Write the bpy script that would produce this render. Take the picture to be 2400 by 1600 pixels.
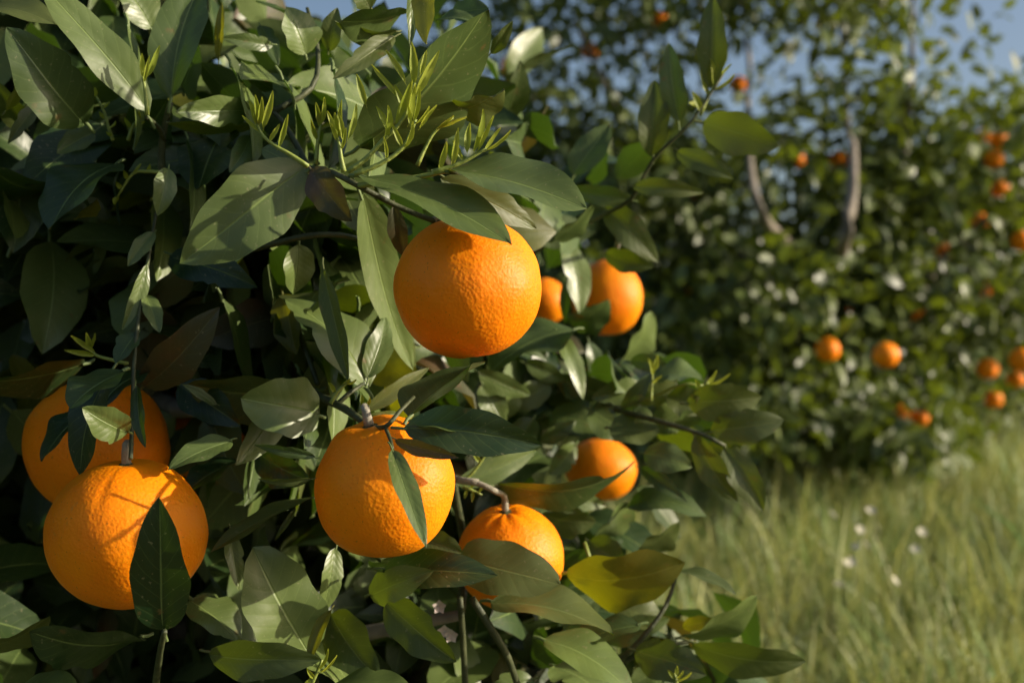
import bpy, math, random
import numpy as np
from mathutils import Vector, Matrix, noise as mnoise

# ------------------------------------------------------------------ camera, sky, sun, exposure
sc = bpy.context.scene
for o in list(bpy.data.objects):
    bpy.data.objects.remove(o)
COL = sc.collection
rnd = random.Random(7)
rng = np.random.default_rng(11)

CZ = 0.85                      # lens height above the soil
F = 2790.0                     # focal length in pixels of the 2400 px wide photograph
CAM = Vector((0, 0, CZ))
cam = bpy.data.cameras.new('camera')
cam.sensor_width = 36.0
cam.lens = 36.0 * F / 2400.0
cam.clip_start = 0.02
cam.clip_end = 2000
cam.dof.use_dof = True
cam.dof.focus_distance = 0.635
cam.dof.aperture_fstop = 7.2
cam_o = bpy.data.objects.new('camera', cam)
cam_o.location = CAM
cam_o.rotation_euler = (math.pi / 2, 0, 0)
COL.objects.link(cam_o)
sc.camera = cam_o

SUN_EL, SUN_AZ = math.radians(18.5), math.radians(96)     # azimuth clockwise from the view direction
SUN = Vector((math.sin(SUN_AZ) * math.cos(SUN_EL), math.cos(SUN_AZ) * math.cos(SUN_EL), math.sin(SUN_EL)))
world = bpy.data.worlds.new('World')
sc.world = world
world.use_nodes = True
wn = world.node_tree.nodes
sky = wn.new('ShaderNodeTexSky')
sky.sky_type = 'NISHITA'
sky.sun_disc = False
sky.sun_elevation = SUN_EL
sky.sun_rotation = SUN_AZ
sky.air_density = 0.9
sky.dust_density = 3.0
sky.ozone_density = 1.3
bg = wn['Background']
bg.inputs[1].default_value = 0.098
world.node_tree.links.new(sky.outputs[0], bg.inputs[0])

sun = bpy.data.lights.new('sun', 'SUN')
sun.energy = 4.3
sun.angle = math.radians(0.5)
sun.color = (1.0, 0.88, 0.70)
sun_o = bpy.data.objects.new('sun', sun)
sun_o.rotation_euler = (-SUN).to_track_quat('-Z', 'Y').to_euler()
sun_o.location = (6, -1, 4)
COL.objects.link(sun_o)

sc.view_settings.view_transform = 'Standard'
sc.view_settings.look = 'None'
sc.view_settings.gamma = 1.0
sc.view_settings.exposure = 0.55
sc.view_settings.use_curve_mapping = False
sc.render.engine = 'CYCLES'
sc.cycles.max_bounces = 7
sc.cycles.transmission_bounces = 4
sc.cycles.diffuse_bounces = 4
sc.cycles.glossy_bounces = 2
sc.cycles.use_denoising = True
sc.cycles.sample_clamp_indirect = 4.0

# ------------------------------------------------------------------ helpers
def P(x, y, d):
    """photograph pixel (2400x1600) and distance from the lens plane -> place in the orchard"""
    return Vector(((x - 1200.0) / F * d, d, CZ - (y - 800.0) / F * d))

def link(name, me, parent=None, mats=()):
    o = bpy.data.objects.new(name, me)
    COL.objects.link(o)
    if me is not None:
        for m in mats:
            me.materials.append(m)
    if parent is not None:
        o.parent = parent
    return o

def tag(o, label=None, cat=None, group=None, kind=None):
    if label: o['label'] = label
    if cat: o['category'] = cat
    if group: o['group'] = group
    if kind: o['kind'] = kind
    return o

def empty(name, loc, label, cat, group=None):
    o = bpy.data.objects.new(name, None)
    o.empty_display_size = 0.05
    o.location = loc
    COL.objects.link(o)
    return tag(o, label, cat, group)

def mesh_np(name, verts, faces, uvs=None, tones=None, mat_idx=None, smooth=True):
    """verts (N,3); faces (M,4) quads with a repeated index allowed for triangles as lists"""
    me = bpy.data.meshes.new(name)
    me.from_pydata([tuple(v) for v in verts] if not isinstance(verts, np.ndarray) else verts.tolist(), [],
                   faces if isinstance(faces, list) else faces.tolist())
    if smooth:
        me.polygons.foreach_set('use_smooth', np.ones(len(me.polygons), dtype=bool))
    if uvs is not None:
        uv = me.uv_layers.new(name='UVMap')
        li = np.empty(len(me.loops), dtype=np.int32)
        me.loops.foreach_get('vertex_index', li)
        uv.data.foreach_set('uv', np.asarray(uvs, dtype=np.float32)[li].ravel())
    if tones is not None:
        at = me.attributes.new('tone', 'FLOAT', 'POINT')
        at.data.foreach_set('value', np.asarray(tones, dtype=np.float32))
    if mat_idx is not None:
        me.polygons.foreach_set('material_index', np.asarray(mat_idx, dtype=np.int32))
    me.update()
    return me

# ------------------------------------------------------------------ materials
def new_mat(name):
    m = bpy.data.materials.new(name)
    m.use_nodes = True
    nt = m.node_tree
    nt.nodes.clear()
    return m, nt

class NB:
    def __init__(s, nt): s.nt = nt
    def n(s, t, **kw):
        nd = s.nt.nodes.new('ShaderNode' + t)
        for k, v in kw.items(): setattr(nd, k, v)
        return nd
    def l(s, a, b): s.nt.links.new(a, b)
    def math(s, op, a, b=None, c=None):
        nd = s.n('Math', operation=op)
        for i, v in enumerate((a, b, c)):
            if v is None: continue
            if isinstance(v, (int, float)): nd.inputs[i].default_value = v
            else: s.l(v, nd.inputs[i])
        return nd.outputs[0]
    def mix(s, f, a, b, mode='MIX'):
        nd = s.n('Mix', data_type='RGBA', blend_type=mode)
        for sock, v in ((nd.inputs[0], f), (nd.inputs[6], a), (nd.inputs[7], b)):
            if isinstance(v, (int, float)): sock.default_value = v
            elif isinstance(v, tuple): sock.default_value = v + (1,) if len(v) == 3 else v
            else: s.l(v, sock)
        return nd.outputs[2]
    def ramp(s, f, stops):
        nd = s.n('ValToRGB')
        e = nd.color_ramp.elements
        e[0].position, e[0].color = stops[0][0], stops[0][1] + (1,)
        e[1].position, e[1].color = stops[1][0], stops[1][1] + (1,)
        for p, c in stops[2:]:
            k = e.new(p); k.color = c + (1,)
        s.l(f, nd.inputs[0])
        return nd.outputs[0]

def leaf_material(name, dark, light, under, trans, rough=0.38, tmix=0.28, veins=True, vein_col=None, spec=0.5, blotch=None):
    m, nt = new_mat(name)
    b = NB(nt)
    out = b.n('OutputMaterial')
    pr = b.n('BsdfPrincipled')
    tone = b.n('Attribute', attribute_name='tone')
    uv = b.n('UVMap')
    sep = b.n('SeparateXYZ')
    b.l(uv.outputs[0], sep.inputs[0])
    geo = b.n('NewGeometry')
    obj = b.n('TexCoord')
    nz = b.n('TexNoise')
    nz.inputs['Scale'].default_value = 45.0
    nz.inputs['Detail'].default_value = 5.0
    b.l(obj.outputs['Object'], nz.inputs['Vector'])
    t1 = b.math('ADD', b.math('MULTIPLY', tone.outputs['Fac'], 0.75), b.math('MULTIPLY', nz.outputs[0], 0.3))
    col = b.mix(t1, dark, light)
    av = b.math('ABSOLUTE', b.math('SUBTRACT', sep.outputs[1], 0.5))
    rib = b.math('SUBTRACT', 1.0, b.math('SMOOTHSTEP', 0.008, 0.03, av) if False else b.math('MINIMUM', b.math('MULTIPLY', av, 40.0), 1.0))
    if veins:
        ph = b.math('MULTIPLY', b.math('SUBTRACT', sep.outputs[0], b.math('MULTIPLY', av, 0.42)), 2 * math.pi * 9)
        ph2 = b.math('ADD', ph, b.math('MULTIPLY', nz.outputs[0], 5.0))
        sn = b.math('ABSOLUTE', b.math('SINE', b.math('MULTIPLY', ph2, 0.5)))
        line = b.math('SUBTRACT', 1.0, b.math('MINIMUM', b.math('MULTIPLY', sn, 5.0), 1.0))
        vmask = b.math('MAXIMUM', b.math('MULTIPLY', line, 0.22), b.math('MULTIPLY', rib, 0.9))
        col = b.mix(b.math('MULTIPLY', vmask, 0.5), col, vein_col or tuple(min(1, c * 2.2 + 0.02) for c in light))
        hgt = b.math('ADD', b.math('MULTIPLY', sn, 0.11), b.math('ADD', b.math('MULTIPLY', nz.outputs[0], 1.2), b.math('MULTIPLY', rib, -0.6)))
    else:
        hgt = nz.outputs[0]
    if blotch:
        bn = b.n('TexNoise')
        bn.inputs['Scale'].default_value = 28.0
        bn.inputs['Detail'].default_value = 3.0
        b.l(obj.outputs['Object'], bn.inputs['Vector'])
        k = b.math('MULTIPLY', b.math('SUBTRACT', bn.outputs[0], 0.48), 7.0)
        kn = b.n('Clamp'); b.l(k, kn.inputs[0])
        col = b.mix(b.math('MULTIPLY', kn.outputs[0], 0.8), col, blotch)
    # sparse specks, scars and dust of a real orchard leaf
    sp = b.n('TexNoise')
    sp.inputs['Scale'].default_value = 420.0
    sp.inputs['Detail'].default_value = 1.0
    b.l(obj.outputs['Object'], sp.inputs['Vector'])
    sk = b.math('MULTIPLY', b.math('GREATER_THAN', sp.outputs[0], 0.72), 0.35)
    col = b.mix(sk, col, (0.30, 0.27, 0.15))
    wn_ = b.n('TexNoise')
    wn_.inputs['Scale'].default_value = 75.0
    wn_.inputs['Detail'].default_value = 4.0
    b.l(obj.outputs['Object'], wn_.inputs['Vector'])
    wc = b.n('Clamp'); b.l(b.math('MULTIPLY', b.math('SUBTRACT', wn_.outputs[0], 0.67), 14.0), wc.inputs[0])
    col = b.mix(b.math('MULTIPLY', wc.outputs[0], 0.7), col, (0.16, 0.10, 0.035))
    col = b.mix(geo.outputs['Backfacing'], col, b.mix(0.6, col, under))
    b.l(col, pr.inputs['Base Color'])
    dn = b.n('TexNoise')
    dn.inputs['Scale'].default_value = 90.0
    dn.inputs['Detail'].default_value = 4.0
    b.l(obj.outputs['Object'], dn.inputs['Vector'])
    rg = b.math('ADD', rough - 0.08, b.math('MULTIPLY', dn.outputs[0], 0.22))
    b.l(b.math('ADD', rg, b.math('MULTIPLY', geo.outputs['Backfacing'], 0.2)), pr.inputs['Roughness'])
    pr.inputs['Specular IOR Level'].default_value = spec
    bp = b.n('Bump')
    bp.inputs['Strength'].default_value = 0.4
    bp.inputs['Distance'].default_value = 0.0012
    b.l(hgt, bp.inputs['Height'])
    b.l(bp.outputs[0], pr.inputs['Normal'])
    tr = b.n('BsdfTranslucent')
    tcol = b.mix(t1, trans, tuple(min(1, c * 1.35) for c in trans))
    if blotch: tcol = b.mix(b.math('MULTIPLY', kn.outputs[0], 0.85), tcol, tuple(c * 0.8 for c in blotch))
    b.l(tcol, tr.inputs[0])
    mx = b.n('MixShader')
    mx.inputs[0].default_value = tmix
    b.l(pr.outputs[0], mx.inputs[1])
    b.l(tr.outputs[0], mx.inputs[2])
    b.l(mx.outputs[0], out.inputs[0])
    return m

M_MAT = leaf_material('mature_leaf', (0.009, 0.032, 0.009), (0.14, 0.19, 0.050), (0.13, 0.18, 0.06), (0.07, 0.15, 0.004), rough=0.36, tmix=0.16, spec=0.5)
M_OLV = leaf_material('olive_leaf', (0.030, 0.058, 0.008), (0.14, 0.165, 0.045), (0.16, 0.185, 0.07), (0.12, 0.17, 0.004), rough=0.46, tmix=0.30, spec=0.6)
M_YEL = leaf_material('yellowing_leaf', (0.08, 0.09, 0.012), (0.19, 0.19, 0.03), (0.22, 0.22, 0.05), (0.26, 0.26, 0.003), rough=0.46, tmix=0.4, spec=0.6, blotch=(0.10, 0.12, 0.012))
M_BRN = leaf_material('browning_leaf', (0.035, 0.042, 0.015), (0.085, 0.085, 0.03), (0.12, 0.11, 0.045), (0.10, 0.08, 0.006), rough=0.46, tmix=0.24, spec=0.7, blotch=(0.09, 0.045, 0.016))
M_YNG = leaf_material('young_shoot', (0.20, 0.27, 0.02), (0.38, 0.42, 0.05), (0.42, 0.45, 0.11), (0.55, 0.58, 0.05), rough=0.5, tmix=0.35, veins=False)
M_FAR = leaf_material('far_leaf', (0.014, 0.036, 0.008), (0.135, 0.175, 0.042), (0.13, 0.17, 0.05), (0.20, 0.26, 0.010), rough=0.42, tmix=0.2, veins=False, spec=0.5)
LM = {'m': M_MAT, 'o': M_OLV, 'y': M_YEL, 'b': M_BRN, 'n': M_YNG}

def bark_material(name, c0, c1, scale=60.0, rough=0.8):
    m, nt = new_mat(name)
    b = NB(nt)
    out = b.n('OutputMaterial'); pr = b.n('BsdfPrincipled')
    tc = b.n('TexCoord'); nz = b.n('TexNoise')
    nz.inputs['Scale'].default_value = scale
    nz.inputs['Detail'].default_value = 6.0
    b.l(tc.outputs['Object'], nz.inputs['Vector'])
    b.l(b.ramp(nz.outputs[0], [(0.3, c0), (0.7, c1)]), pr.inputs['Base Color'])
    pr.inputs['Roughness'].default_value = rough
    bp = b.n('Bump'); bp.inputs['Strength'].default_value = 0.6; bp.inputs['Distance'].default_value = 0.002
    b.l(nz.outputs[0], bp.inputs['Height']); b.l(bp.outputs[0], pr.inputs['Normal'])
    b.l(pr.outputs[0], out.inputs[0])
    return m

M_BARK = bark_material('grey_bark', (0.13, 0.11, 0.085), (0.30, 0.26, 0.21), 40)
M_TWIG = bark_material('green_twig', (0.028, 0.038, 0.012), (0.075, 0.085, 0.030), 150, 0.6)
M_STEM = bark_material('fruit_stem', (0.20, 0.19, 0.13), (0.36, 0.33, 0.26), 200, 0.7)
M_SHOOT = bark_material('shoot_stem', (0.19, 0.25, 0.04), (0.28, 0.33, 0.07), 200, 0.5)

def rind_material():
    m, nt = new_mat('orange_rind')
    b = NB(nt)
    out = b.n('OutputMaterial'); pr = b.n('BsdfPrincipled')
    tc = b.n('TexCoord')
    inf = b.n('ObjectInfo')
    n1 = b.n('TexNoise'); n1.inputs['Scale'].default_value = 22.0; n1.inputs['Detail'].default_value = 3.0
    b.l(tc.outputs['Object'], n1.inputs['Vector'])
    col = b.ramp(n1.outputs[0], [(0.25, (0.95, 0.225, 0.0)), (0.75, (0.98, 0.31, 0.001))])
    col = b.mix(b.math('MULTIPLY', inf.outputs['Random'], 0.35), col, (0.90, 0.20, 0.0))
    # oil glands
    vo = b.n('TexVoronoi'); vo.feature = 'SMOOTH_F1'
    vo.inputs['Scale'].default_value = 520.0
    vo.inputs['Smoothness'].default_value = 0.35
    b.l(tc.outputs['Object'], vo.inputs['Vector'])
    n2 = b.n('TexNoise'); n2.inputs['Scale'].default_value = 480.0; n2.inputs['Detail'].default_value = 2.0
    b.l(tc.outputs['Object'], n2.inputs['Vector'])
    hg = b.math('ADD', b.math('MULTIPLY', vo.outputs['Distance'], 0.55), b.math('MULTIPLY', n2.outputs[0], 0.9))
    n3 = b.n('TexNoise'); n3.inputs['Scale'].default_value = 620.0; n3.inputs['Detail'].default_value = 1.0
    b.l(tc.outputs['Object'], n3.inputs['Vector'])
    sk = b.math('MULTIPLY', b.math('GREATER_THAN', n3.outputs[0], 0.72), 0.5)
    col = b.mix(sk, col, (0.28, 0.11, 0.01))
    n4 = b.n('TexNoise'); n4.inputs['Scale'].default_value = 60.0; n4.inputs['Detail'].default_value = 6.0; n4.inputs['Distortion'].default_value = 1.5
    b.l(tc.outputs['Object'], n4.inputs['Vector'])
    c4 = b.n('Clamp'); b.l(b.math('MULTIPLY', b.math('SUBTRACT', n4.outputs[0], 0.66), 9.0), c4.inputs[0])
    col = b.mix(b.math('MULTIPLY', c4.outputs[0], 0.5), col, (0.50, 0.26, 0.06))
    b.l(col, pr.inputs['Base Color'])
    pr.inputs['Roughness'].default_value = 0.5
    pr.inputs['Specular IOR Level'].default_value = 0.24
    pr.inputs['Subsurface Weight'].default_value = 0.25
    pr.inputs['Subsurface Radius'].default_value = (1.0, 0.22, 0.03)
    pr.inputs['Subsurface Scale'].default_value = 0.006
    bp = b.n('Bump'); bp.inputs['Strength'].default_value = 0.42; bp.inputs['Distance'].default_value = 0.0009
    b.l(hg, bp.inputs['Height']); b.l(bp.outputs[0], pr.inputs['Normal'])
    b.l(pr.outputs[0], out.inputs[0])
    return m
M_RIND = rind_material()

def simple_mat(name, c0, c1, scale=30.0, rough=0.7, trans=None, tmix=0.3, attr=False):
    m, nt = new_mat(name)
    b = NB(nt)
    out = b.n('OutputMaterial'); pr = b.n('BsdfPrincipled')
    if attr:
        f = b.n('Attribute', attribute_name='tone').outputs['Fac']
    else:
        tc = b.n('TexCoord'); nz = b.n('TexNoise')
        nz.inputs['Scale'].default_value = scale; nz.inputs['Detail'].default_value = 6.0
        b.l(tc.outputs['Object'], nz.inputs['Vector']); f = nz.outputs[0]
    b.l(b.ramp(f, [(0.2, c0), (0.8, c1)]), pr.inputs['Base Color'])
    pr.inputs['Roughness'].default_value = rough
    if trans:
        tr = b.n('BsdfTranslucent'); tr.inputs[0].default_value = trans + (1,)
        mx = b.n('MixShader'); mx.inputs[0].default_value = tmix
        b.l(pr.outputs[0], mx.inputs[1]); b.l(tr.outputs[0], mx.inputs[2]); b.l(mx.outputs[0], out.inputs[0])
    else:
        b.l(pr.outputs[0], out.inputs[0])
    return m
M_SOIL = simple_mat('meadow_soil', (0.06, 0.065, 0.025), (0.12, 0.12, 0.05), 6.0, 0.95)
M_GRASS = simple_mat('meadow_grass', (0.11, 0.24, 0.045), (0.55, 0.54, 0.24), rough=0.5, trans=(0.40, 0.40, 0.10), tmix=0.35, attr=True)
M_PETAL = simple_mat('petal', (0.62, 0.58, 0.42), (0.78, 0.74, 0.58), 80, 0.6, (0.5, 0.5, 0.4), 0.3)
M_BLOSSOM = simple_mat('blossom', (0.55, 0.42, 0.38), (0.72, 0.66, 0.60), 200, 0.6)

# ------------------------------------------------------------------ geometry builders
def tube(points, radii, seg=7, name='twig', smooth_n=3):
    """tapered tube through points (Catmull-Rom smoothed)"""
    pts = [Vector(p) for p in points]
    if len(pts) > 2 and smooth_n > 1:
        q, r = [], []
        ext = [pts[0] * 2 - pts[1]] + pts + [pts[-1] * 2 - pts[-2]]
        for i in range(1, len(ext) - 2):
            for k in range(smooth_n):
                t = k / smooth_n
                a, b_, c, d = ext[i - 1], ext[i], ext[i + 1], ext[i + 2]
                q.append(0.5 * ((2 * b_) + (c - a) * t + (2 * a - 5 * b_ + 4 * c - d) * t * t + (3 * b_ - a - 3 * c + d) * t ** 3))
                r.append(radii[i - 1] * (1 - t) + radii[i] * t)
        q.append(pts[-1]); r.append(radii[-1])
    else:
        q, r = pts, list(radii)
    vs, fs = [], []
    up = Vector((0.3, 0.2, 0.93))
    for i, p in enumerate(q):
        a = (q[min(i + 1, len(q) - 1)] - q[max(i - 1, 0)]).normalized()
        s = a.cross(up)
        if s.length < 1e-3: s = a.cross(Vector((1, 0, 0)))
        s.normalize(); n = s.cross(a)
        for k in range(seg):
            th = 2 * math.pi * k / seg
            j = 1 + 0.12 * mnoise.noise(p * 60 + Vector((k, 0, 0)))
            vs.append(p + (s * math.cos(th) + n * math.sin(th)) * r[i] * j)
    for i in range(len(q) - 1):
        for k in range(seg):
            fs.append((i * seg + k, i * seg + (k + 1) % seg, (i + 1) * seg + (k + 1) % seg, (i + 1) * seg + k))
    fs.append(tuple(range(seg))[::-1])
    fs.append(tuple((len(q) - 1) * seg + k for k in range(seg)))
    return mesh_np(name, np.array([tuple(v) for v in vs]), fs)

def leaf_shape(u, blunt):
    s = math.sin(math.pi * u ** 0.82)
    return max(0.0, s) ** (0.70 if not blunt else 0.5)

def leaf_mesh(B, T, side, nrm, width, fold=0.25, bend=0.08, wave=0.05, twist=0.0, blunt=False, tone=0.5, nu=18, nv=3, petiole=0.10, seed=0, droop=0.0):
    a = T - B
    L = a.length
    a = a / L
    vs, uvs, fs = [], [], []
    cols = 2 * nv + 1
    ph = seed * 1.7
    lr = random.Random(seed * 7 + 3)
    notch = [(lr.uniform(.25, .85), lr.choice((-1, 1)), lr.uniform(.1, .35), lr.uniform(.02, .05)) for _ in range(lr.choice((0, 0, 1, 2)))]
    for i in range(nu + 1):
        u = i / nu
        h = 0.5 * width * leaf_shape(u, blunt)
        if 0 < i < nu: h *= 1 + 0.05 * math.sin(u * 17 + ph)
        h = max(h, 0.0002)
        tw = twist * (u - 0.5)
        s2 = side * math.cos(tw) + nrm * math.sin(tw)
        n2 = nrm * math.cos(tw) - side * math.sin(tw)
        axis = B + a * (L * u) + nrm * (bend * L * 4 * u * (1 - u) - droop * L * u * u) + side * (0.025 * L * math.sin(u * 3.1 + ph))
        for j in range(cols):
            v = (j - nv) / nv
            av = abs(v)
            hv = h
            for u0, sd_, dp, wd_ in notch:
                if v * sd_ > 0: hv *= 1 - dp * math.exp(-((u - u0) / wd_) ** 2)
            # blade rises from the midrib, flattens to the margin, ripples along the edge
            z = fold * h * (math.sqrt(av * av + 0.03) - 0.173 - 0.35 * av * av) + wave * width * av * av * math.sin(u * 12 + ph + (1.5 if v > 0 else 0)) * (0.3 + u * (1 - u) * 2)
            z -= 0.0006 * (1 if av < 0.01 else 0)
            vs.append(axis + s2 * (v * hv) + n2 * z)
            uvs.append((u, 0.5 + 0.5 * v))
    for i in range(nu):
        for j in range(cols - 1):
            k = i * cols + j
            fs.append((k, k + 1, k + cols + 1, k + cols))
    if petiole > 0:
        n0 = len(vs)
        r = min(0.0012, width * 0.035)
        pts = [B - a * (petiole * L) - nrm * 0.02 * L, B - a * petiole * 0.4 * L, B + a * 0.03 * L]
        for p in pts:
            for k in range(5):
                th = 2 * math.pi * k / 5
                vs.append(p + (side * math.cos(th) + nrm * math.sin(th)) * r); uvs.append((0.0, 0.5))
        for i in range(2):
            for k in range(5):
                fs.append((n0 + i * 5 + k, n0 + i * 5 + (k + 1) % 5, n0 + (i + 1) * 5 + (k + 1) % 5, n0 + (i + 1) * 5 + k))
    return mesh_np('leaf', np.array([tuple(v) for v in vs]), fs, uvs, [tone] * len(vs))

def leaf_frame(B, T, L=None, back=False, roll=None):
    """side and upper-face normal of a leaf whose visible face meets the sun at cosine L"""
    a = (T - B).normalized()
    v = (CAM - (B + T) * 0.5).normalized()
    s = a.cross(v).normalized()
    n = s.cross(a).normalized()
    if n.dot(v) < 0: n = -n
    best, br = 1e9, 0.0
    if roll is not None:
        br = math.radians(roll)
    elif L is not None:
        for k in range(-66, 67, 3):
            r = math.radians(k)
            nn = n * math.cos(r) + s * math.sin(r)
            e = abs(nn.dot(SUN) - L) + 0.0022 * abs(k)
            if e < best: best, br = e, r
    nn = n * math.cos(br) + s * math.sin(br)
    ss = s * math.cos(br) - n * math.sin(br)
    if back: nn = -nn; ss = -ss
    return ss, nn, math.cos(br)

leaf_count = 0
def hero_leaf(parent, bx, by, tx, ty, w, d0, d1, L, mat='m', fold=0.3, bend=0.06, wave=0.05, back=False, blunt=False, twist=0.0, tone=None, roll=None, petiole=0.10, droop=0.0, org=Vector((0, 0, 0))):
    global leaf_count
    leaf_count += 1
    B, T = P(bx, by, d0), P(tx, ty, d1)
    s, n, c = leaf_frame(B, T, L, back, roll)
    wid = w / F * 0.5 * (d0 + d1) / max(0.5, c)
    wid = min(wid, 0.075)
    if tone is None: tone = 0.25 + 0.5 * rnd.random()
    me = leaf_mesh(B - org, T - org, s, n, wid, fold * (-1 if back else 1), bend * (-1 if back else 1), wave, twist, blunt, tone, petiole=petiole, seed=leaf_count, droop=droop)
    return link('leaf', me, parent, (LM[mat],))

def rind_mesh(rx, rz, seed, ribs=0.0, knob=0.0, dimple=0.10, crease=0.0, nu=96, nv=60, scar=None):
    vs, fs = [], []
    off = Vector((seed * 3.1, seed * 1.3, -seed))
    for i in range(nv + 1):
        th = math.pi * i / nv
        for j in range(nu):
            ph = 2 * math.pi * j / nu
            d = Vector((math.sin(th) * math.cos(ph), math.sin(th) * math.sin(ph), math.cos(th)))
            r = 1 + 0.045 * mnoise.noise(d * 1.1 + off) + 0.010 * mnoise.noise(d * 4.0 + off)
            top = math.exp(-(th / 0.32) ** 2)
            r -= dimple * math.exp(-(th / 0.20) ** 2)
            r += knob * math.exp(-((th - 0.42) / 0.22) ** 2) * (0.6 + 0.4 * math.sin(ph * 3 + seed))
            r += ribs * math.cos(ph * 9 + 2 * mnoise.noise(d * 3 + off)) * math.exp(-((th - 0.34) / 0.26) ** 2)
            if crease:
                dd = abs(((ph - crease + math.pi) % (2 * math.pi)) - math.pi)
                r -= 0.018 * math.exp(-(dd / 0.05) ** 2) * math.exp(-((th - 0.75) / 0.4) ** 2)
            if scar:
                e = d - scar
                la = e.dot(Vector((.22, .1, -.95))); ac = (e - Vector((.22, .1, -.95)) * la).length
                r -= 0.014 * math.exp(-(ac / .030) ** 2 - (la / .16) ** 2)
            r -= 0.03 * math.exp(-((math.pi - th) / 0.16) ** 2)
            vs.append((d.x * r * rx, d.y * r * rx, d.z * r * rz))
    for i in range(nv):
        for j in range(nu):
            fs.append((i * nu + j, i * nu + (j + 1) % nu, (i + 1) * nu + (j + 1) % nu, (i + 1) * nu + j)[::-1])
    return mesh_np('rind', np.array(vs), fs)

def calyx_mesh(r, h):
    vs, fs = [(0, 0, h)], []
    n = 20
    for ring, (rr, z) in enumerate(((0.35, h * 1.0), (0.7, h * 0.5), (1.0, 0.0), (0.98, -h * 0.5))):
        for k in range(n):
            th = 2 * math.pi * k / n
            lobe = 1 + (0.22 * math.cos(5 * th) if ring >= 2 else 0.05 * math.cos(5 * th))
            vs.append((math.cos(th) * r * rr * lobe, math.sin(th) * r * rr * lobe, z))
    for k in range(n): fs.append((0, 1 + k, 1 + (k + 1) % n))
    for ring in range(3):
        for k in range(n):
            a = 1 + ring * n
            fs.append((a + k, a + n + k, a + n + (k + 1) % n, a + (k + 1) % n))
    return mesh_np('calyx', np.array(vs), fs)

def orange(px, py, d, rpx, rzf, tilt, label, seed, stem_to=None, group=None, stem_r=0.0022, **kw):
    """a ripe orange hanging at a pixel; tilt is the direction of its stalk end"""
    c = P(px, py, d)
    rx = rpx / F * d
    rz = rx * rzf
    root = empty('orange', c - Vector((0, 0, rz)), label, 'orange', group)
    q = Vector(tilt).normalized().to_track_quat('Z', 'Y')
    off = Vector((0, 0, rz))
    rd = link('rind', rind_mesh(rx, rz, seed, **kw), root, (M_RIND,))
    rd.location = off; rd.rotation_mode = 'QUATERNION'; rd.rotation_quaternion = q
    dim = 1 - kw.get('dimple', 0.10)
    top = q @ Vector((0, 0, rz * dim - 0.0008))
    cx = link('calyx', calyx_mesh(0.0062, 0.002), root, (M_TWIG,))
    cx.location = off + top; cx.rotation_mode = 'QUATERNION'; cx.rotation_quaternion = q
    if stem_to is not None:
        base = off + top
        axis = q @ Vector((0, 0, 1))
        end = [p - root.location for p in stem_to]
        link('stem', tube([base, base + axis * 0.012] + end, [stem_r * 1.3] + [stem_r] * (1 + len(end)), 8, 'stem'), root, (M_STEM,))
    return root

# leaf template for crowns seen as a mass
def crown_arrays(B, A, N, ln, wd, tone, mi=None, fold=0.35, bend=0.12, fine=False):
    """B base, A axis, N normal arrays (n,3) -> one mesh worth of arrays"""
    n = len(B)
    TU = np.array([0.0, .08, .22, .42, .62, .82, 1.0]) if fine else np.array([0.0, 0.16, 0.45, 0.78, 1.0])
    CV = np.array([-1, -.5, 0, .5, 1.0]) if fine else np.array([-1, 0, 1.0])
    nr, ncl = len(TU), len(CV)
    TH = np.array([max(leaf_shape(u, False), .02) for u in TU])
    A = A / np.linalg.norm(A, axis=1, keepdims=True)
    S = np.cross(A, N); S /= np.linalg.norm(S, axis=1, keepdims=True) + 1e-9
    N = np.cross(S, A)
    V = np.empty((n, nr, ncl, 3)); UV = np.empty((n, nr, ncl, 2))
    bd = (rng.random(n) * 1.6 - 0.3) * bend
    ph = rng.random(n) * 6.28
    for i in range(nr):
        u = TU[i]
        ax = B + A * (ln * u)[:, None] + N * (bd * ln * 4 * u * (1 - u) - 0.10 * ln * u ** 2)[:, None]
        for j, v in enumerate(CV):
            h = 0.5 * wd * TH[i]
            av = abs(v)
            z = fold * h * (av - .3 * av * av) + 0.07 * wd * av * av * np.sin(u * 11 + ph + v)
            V[:, i, j] = ax + S * (v * h)[:, None] + N * z[:, None]
            UV[:, i, j] = (u, 0.5 + 0.5 * v)
    k = nr * ncl
    V = V.reshape(n * k, 3); UV = UV.reshape(n * k, 2)
    q = np.array([(i * ncl + j, i * ncl + j + 1, (i + 1) * ncl + j + 1, (i + 1) * ncl + j) for i in range(nr - 1) for j in range(ncl - 1)])
    FA = (np.arange(n)[:, None, None] * k + q[None]).reshape(-1, 4)
    T = np.repeat(tone, k)
    MI = None if mi is None else np.repeat(mi, len(q))
    return V, FA, UV, T, MI

def unit(a): return a / (np.linalg.norm(a, axis=-1, keepdims=True) + 1e-9)
SUNV = np.array(SUN)

# ------------------------------------------------------------------ ground
def build_ground():
    xs = np.concatenate([np.linspace(-300, -12, 10), np.linspace(-10, 14, 60), np.linspace(16, 300, 10)])
    ys = np.concatenate([np.linspace(-60, -3, 8), np.linspace(-2, 24, 70), np.linspace(27, 600, 14)])
    vs = [(x, y, 0.035 * mnoise.noise(Vector((x * 0.5, y * 0.5, 0))) if abs(x) < 16 and y < 26 else 0.0) for y in ys for x in xs]
    nx = len(xs)
    fs = [(j * nx + i, j * nx + i + 1, (j + 1) * nx + i + 1, (j + 1) * nx + i) for j in range(len(ys) - 1) for i in range(nx - 1)]
    g = link('ground', mesh_np('ground', np.array(vs), fs), None, (M_SOIL,))
    tag(g, kind='structure')
build_ground()

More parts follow.
